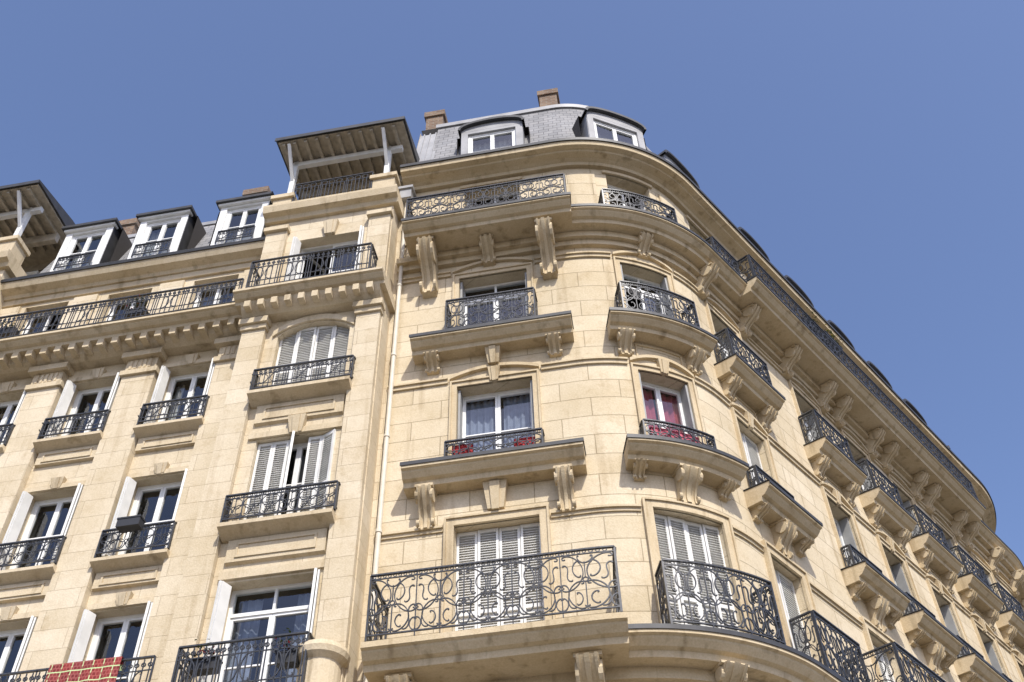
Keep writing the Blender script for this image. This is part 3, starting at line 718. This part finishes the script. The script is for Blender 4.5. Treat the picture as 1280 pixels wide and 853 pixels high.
wall(WL,PLn,-5.29,-5.2,0,20.9,[],.02,.1)
H.finish()
# ================================================================== drainpipe
D=Group('drainpipe')
M['pipe']=simple('pipe_paint',(.62,.57,.47),.6,noise=.12,scale=5)
mb=D.g('pipe','pipe');F=LF(PLn,-5.12,.1);
lathe(mb,F,[(.042,0.1),(.042,20.3)],14)
for z in [1.5+2.0*i for i in range(10)]: lathe(mb,F,[(.043,z),(.054,z),(.054,z+.06),(.043,z+.06)],14)
hb=D.g('rainwater_hopper','zinc_grey');pbox(hb,PLn,-5.24,-4.98,.02,.28,20.3,20.6);pbox(hb,PLn,-5.28,-4.94,-.02,.32,20.6,20.68)
D.finish()
# ================================================================== small objects
def hung(name,P,t0,t1,o,zt,zbm,mat,part='cloth'):
    K=Group(name);mb=K.g(part,mat);prev=None;n=26
    for i in range(n+1):
        x=t0+(t1-t0)*i/n;w=.015*math.sin(i*.9)
        col=[(*P(x,o-.06),zt-.15),(*P(x,o-.03),zt+.02),(*P(x,o+.04),zt+.02),(*P(x,o+.05+w),(zt+zbm)/2),(*P(x,o+.055+w*1.6),zbm+.01*math.sin(i*.5))]
        if prev:
            for k in range(4):
                v0,v1=[(zt-zbm)*q for q in (.0,.02,.05,.5,1)][k:k+2]
                mb.face([prev[k],col[k],col[k+1],prev[k+1]],[(x,v0),(x+(t1-t0)/n,v0),(x+(t1-t0)/n,v1),(x,v1)])
        prev=col
    K.finish()
hung('hanging_rug',PLn,-9.68,-8.58,.67,9.43,8.6,'rug','rug_cloth')
hung('red_blanket',PR,-3.95,-3.6,.13,13.02,12.64,'cloth_red')
hung('red_blanket',PR,-2.9,-2.55,.13,12.98,12.64,'cloth_red')
hung('red_blanket',PR,TM-.5,TM+.35,.13,13.05,12.64,'curtain_red')
def planter(name,P,t,o,z,w,leafy=True,flower='flower',box='plastic'):
    g=Group(name);F=LF(P,t,o);b=g.g('trough',box)
    lbox(b,F,-w/2,w/2,-.09,.09,z,z+.17);lbox(b,F,-w/2-.01,w/2+.01,-.1,.1,z+.15,z+.18)
    if leafy:
        lf=g.g('leaves','leaf');fl=g.g('flowers',flower or 'flower')
        for i in range(int(320*w)):
            x=random.gauss(0,w*.27);y=random.gauss(0,.09);zz=z+.18+abs(random.gauss(0,.12));s=random.uniform(.015,.04)
            a=random.random()*6.3;e=random.uniform(-.8,.8)
            mb=fl if (flower and random.random()<.3) else lf
            mb.face([F.p(x-s*math.cos(a),y-s*math.sin(a),zz-s*e),F.p(x+s*.5*math.sin(a),y-s*.5*math.cos(a),zz),F.p(x+s*math.cos(a),y+s*math.sin(a),zz+s*e),F.p(x-s*.5*math.sin(a),y+s*.5*math.cos(a),zz)])
    return g.finish()
planter('window_box_plant',PR,6.2,.74,19.35,.8)
planter('window_box_plant',PR,5.2,.72,19.15,.6,flower=None)
planter('window_box',PLn,-9.35,.3,12.1,.4,leafy=False)
planter('window_box_plant',PLn,-13.3,.55,17.3,.5,flower=None)
planter('window_box_plant',PLn,-7.2,.86,8.95,.4,flower='flower_red')
planter('window_box_plant',PLn,-6.0,.86,8.9,.3,flower='flower_red')
planter('window_box_plant',PLn,-10.4,.6,17.2,.4,flower='flower_red')
# ================================================================== ground, road, pavement
def flat(name,pts,z,mat):
    me=bpy.data.meshes.new(name);me.from_pydata([(x,y,z) for x,y in pts],[],[tuple(range(len(pts)))]);me.materials.append(mat)
    o=bpy.data.objects.new(name,me);scene.collection.objects.link(o);return o
flat('ground',[(-900,-900),(900,-900),(900,900),(-900,900)],-.004,simple('paving_ground',(.14,.128,.11),.9,noise=.2,scale=.6))
asph=simple('asphalt',(.055,.055,.057),.9,noise=.3,scale=3,bump=.3)
flat('road',[(-80,-3),(80,-3),(80,5),(-80,5)],0.0,asph)
pv=Group('pavement')
M['pave']=simple('pavement_stone',(.24,.225,.2),.85,noise=.2,scale=1.5);M['kerb']=simple('kerb_granite',(.36,.35,.33),.8,noise=.2,scale=6)
sweep(pv.g('paving_slab','pave'),PLn,-40,-5.2,[(3.0,.004),(3.0,.14),(-.3,.14),(-.3,.004)])
sweep(pv.g('paving_slab','pave'),PR,-5.2,TEND,[(3.0,.004),(3.0,.141),(-.3,.141),(-.3,.004)])
sweep(pv.g('kerb','kerb'),PLn,-40,-5.2,[(3.002,.004),(3.002,.15),(3.2,.15),(3.2,.004)])
sweep(pv.g('kerb','kerb'),PR,-5.2,TEND,[(3.002,.004),(3.002,.15),(3.2,.15),(3.2,.004)])
pv.finish()
M['mark']=simple('road_paint',(.7,.7,.68),.7,noise=.15)
mk=Group('road_marking')
for i in range(-12,13):
    mk.g('dash','mark').face([(i*6,.9,.005),(i*6+3,.9,.005),(i*6+3,1.05,.005),(i*6,1.05,.005)])
mk.finish()
# ================================================================== light
az=math.radians(163);el=math.radians(48)
sd=Vector((math.sin(az)*math.cos(el),math.cos(az)*math.cos(el),math.sin(el)))
sl=bpy.data.lights.new('sun','SUN');sl.energy=5.0;sl.angle=math.radians(.5);sl.color=(1,.955,.87)
so=bpy.data.objects.new('sun',sl);scene.collection.objects.link(so);so.rotation_euler=(-sd).to_track_quat('-Z','Y').to_euler();so.location=sd*50
w=bpy.data.worlds.new('World');scene.world=w;w.use_nodes=True;wn=w.node_tree
sk=wn.nodes.new('ShaderNodeTexSky');sk.sky_type='NISHITA';sk.sun_disc=False;sk.sun_elevation=el;sk.sun_rotation=az
sk.air_density=1.0;sk.dust_density=2.0;sk.ozone_density=1.5
tint=wn.nodes.new('ShaderNodeMix');tint.data_type='RGBA';tint.blend_type='MULTIPLY';tint.inputs[0].default_value=1;tint.inputs[7].default_value=(1.34,1.34,1.54,1)
wn.links.new(sk.outputs[0],tint.inputs[6])
bg=wn.nodes['Background'];bg.inputs['Strength'].default_value=.138;wn.links.new(tint.outputs[2],bg.inputs['Color'])
# ================================================================== camera
cd=bpy.data.cameras.new('camera');cam=bpy.data.objects.new('camera',cd);scene.collection.objects.link(cam)
X=Vector((Rv[0],Fv[0],U[0]));Y=-Vector((Rv[1],Fv[1],U[1]));Z=-Vector((Rv[2],Fv[2],U[2]))
mt=Matrix((X,Y,Z)).transposed().to_4x4();mt.translation=Vector((0,0,1.6));cam.matrix_world=mt
cd.sensor_width=36;cd.lens=36*f/1280;cd.clip_end=3000;cd.clip_start=.1
scene.camera=cam
scene.view_settings.view_transform='Standard';scene.view_settings.look='None';scene.view_settings.exposure=0
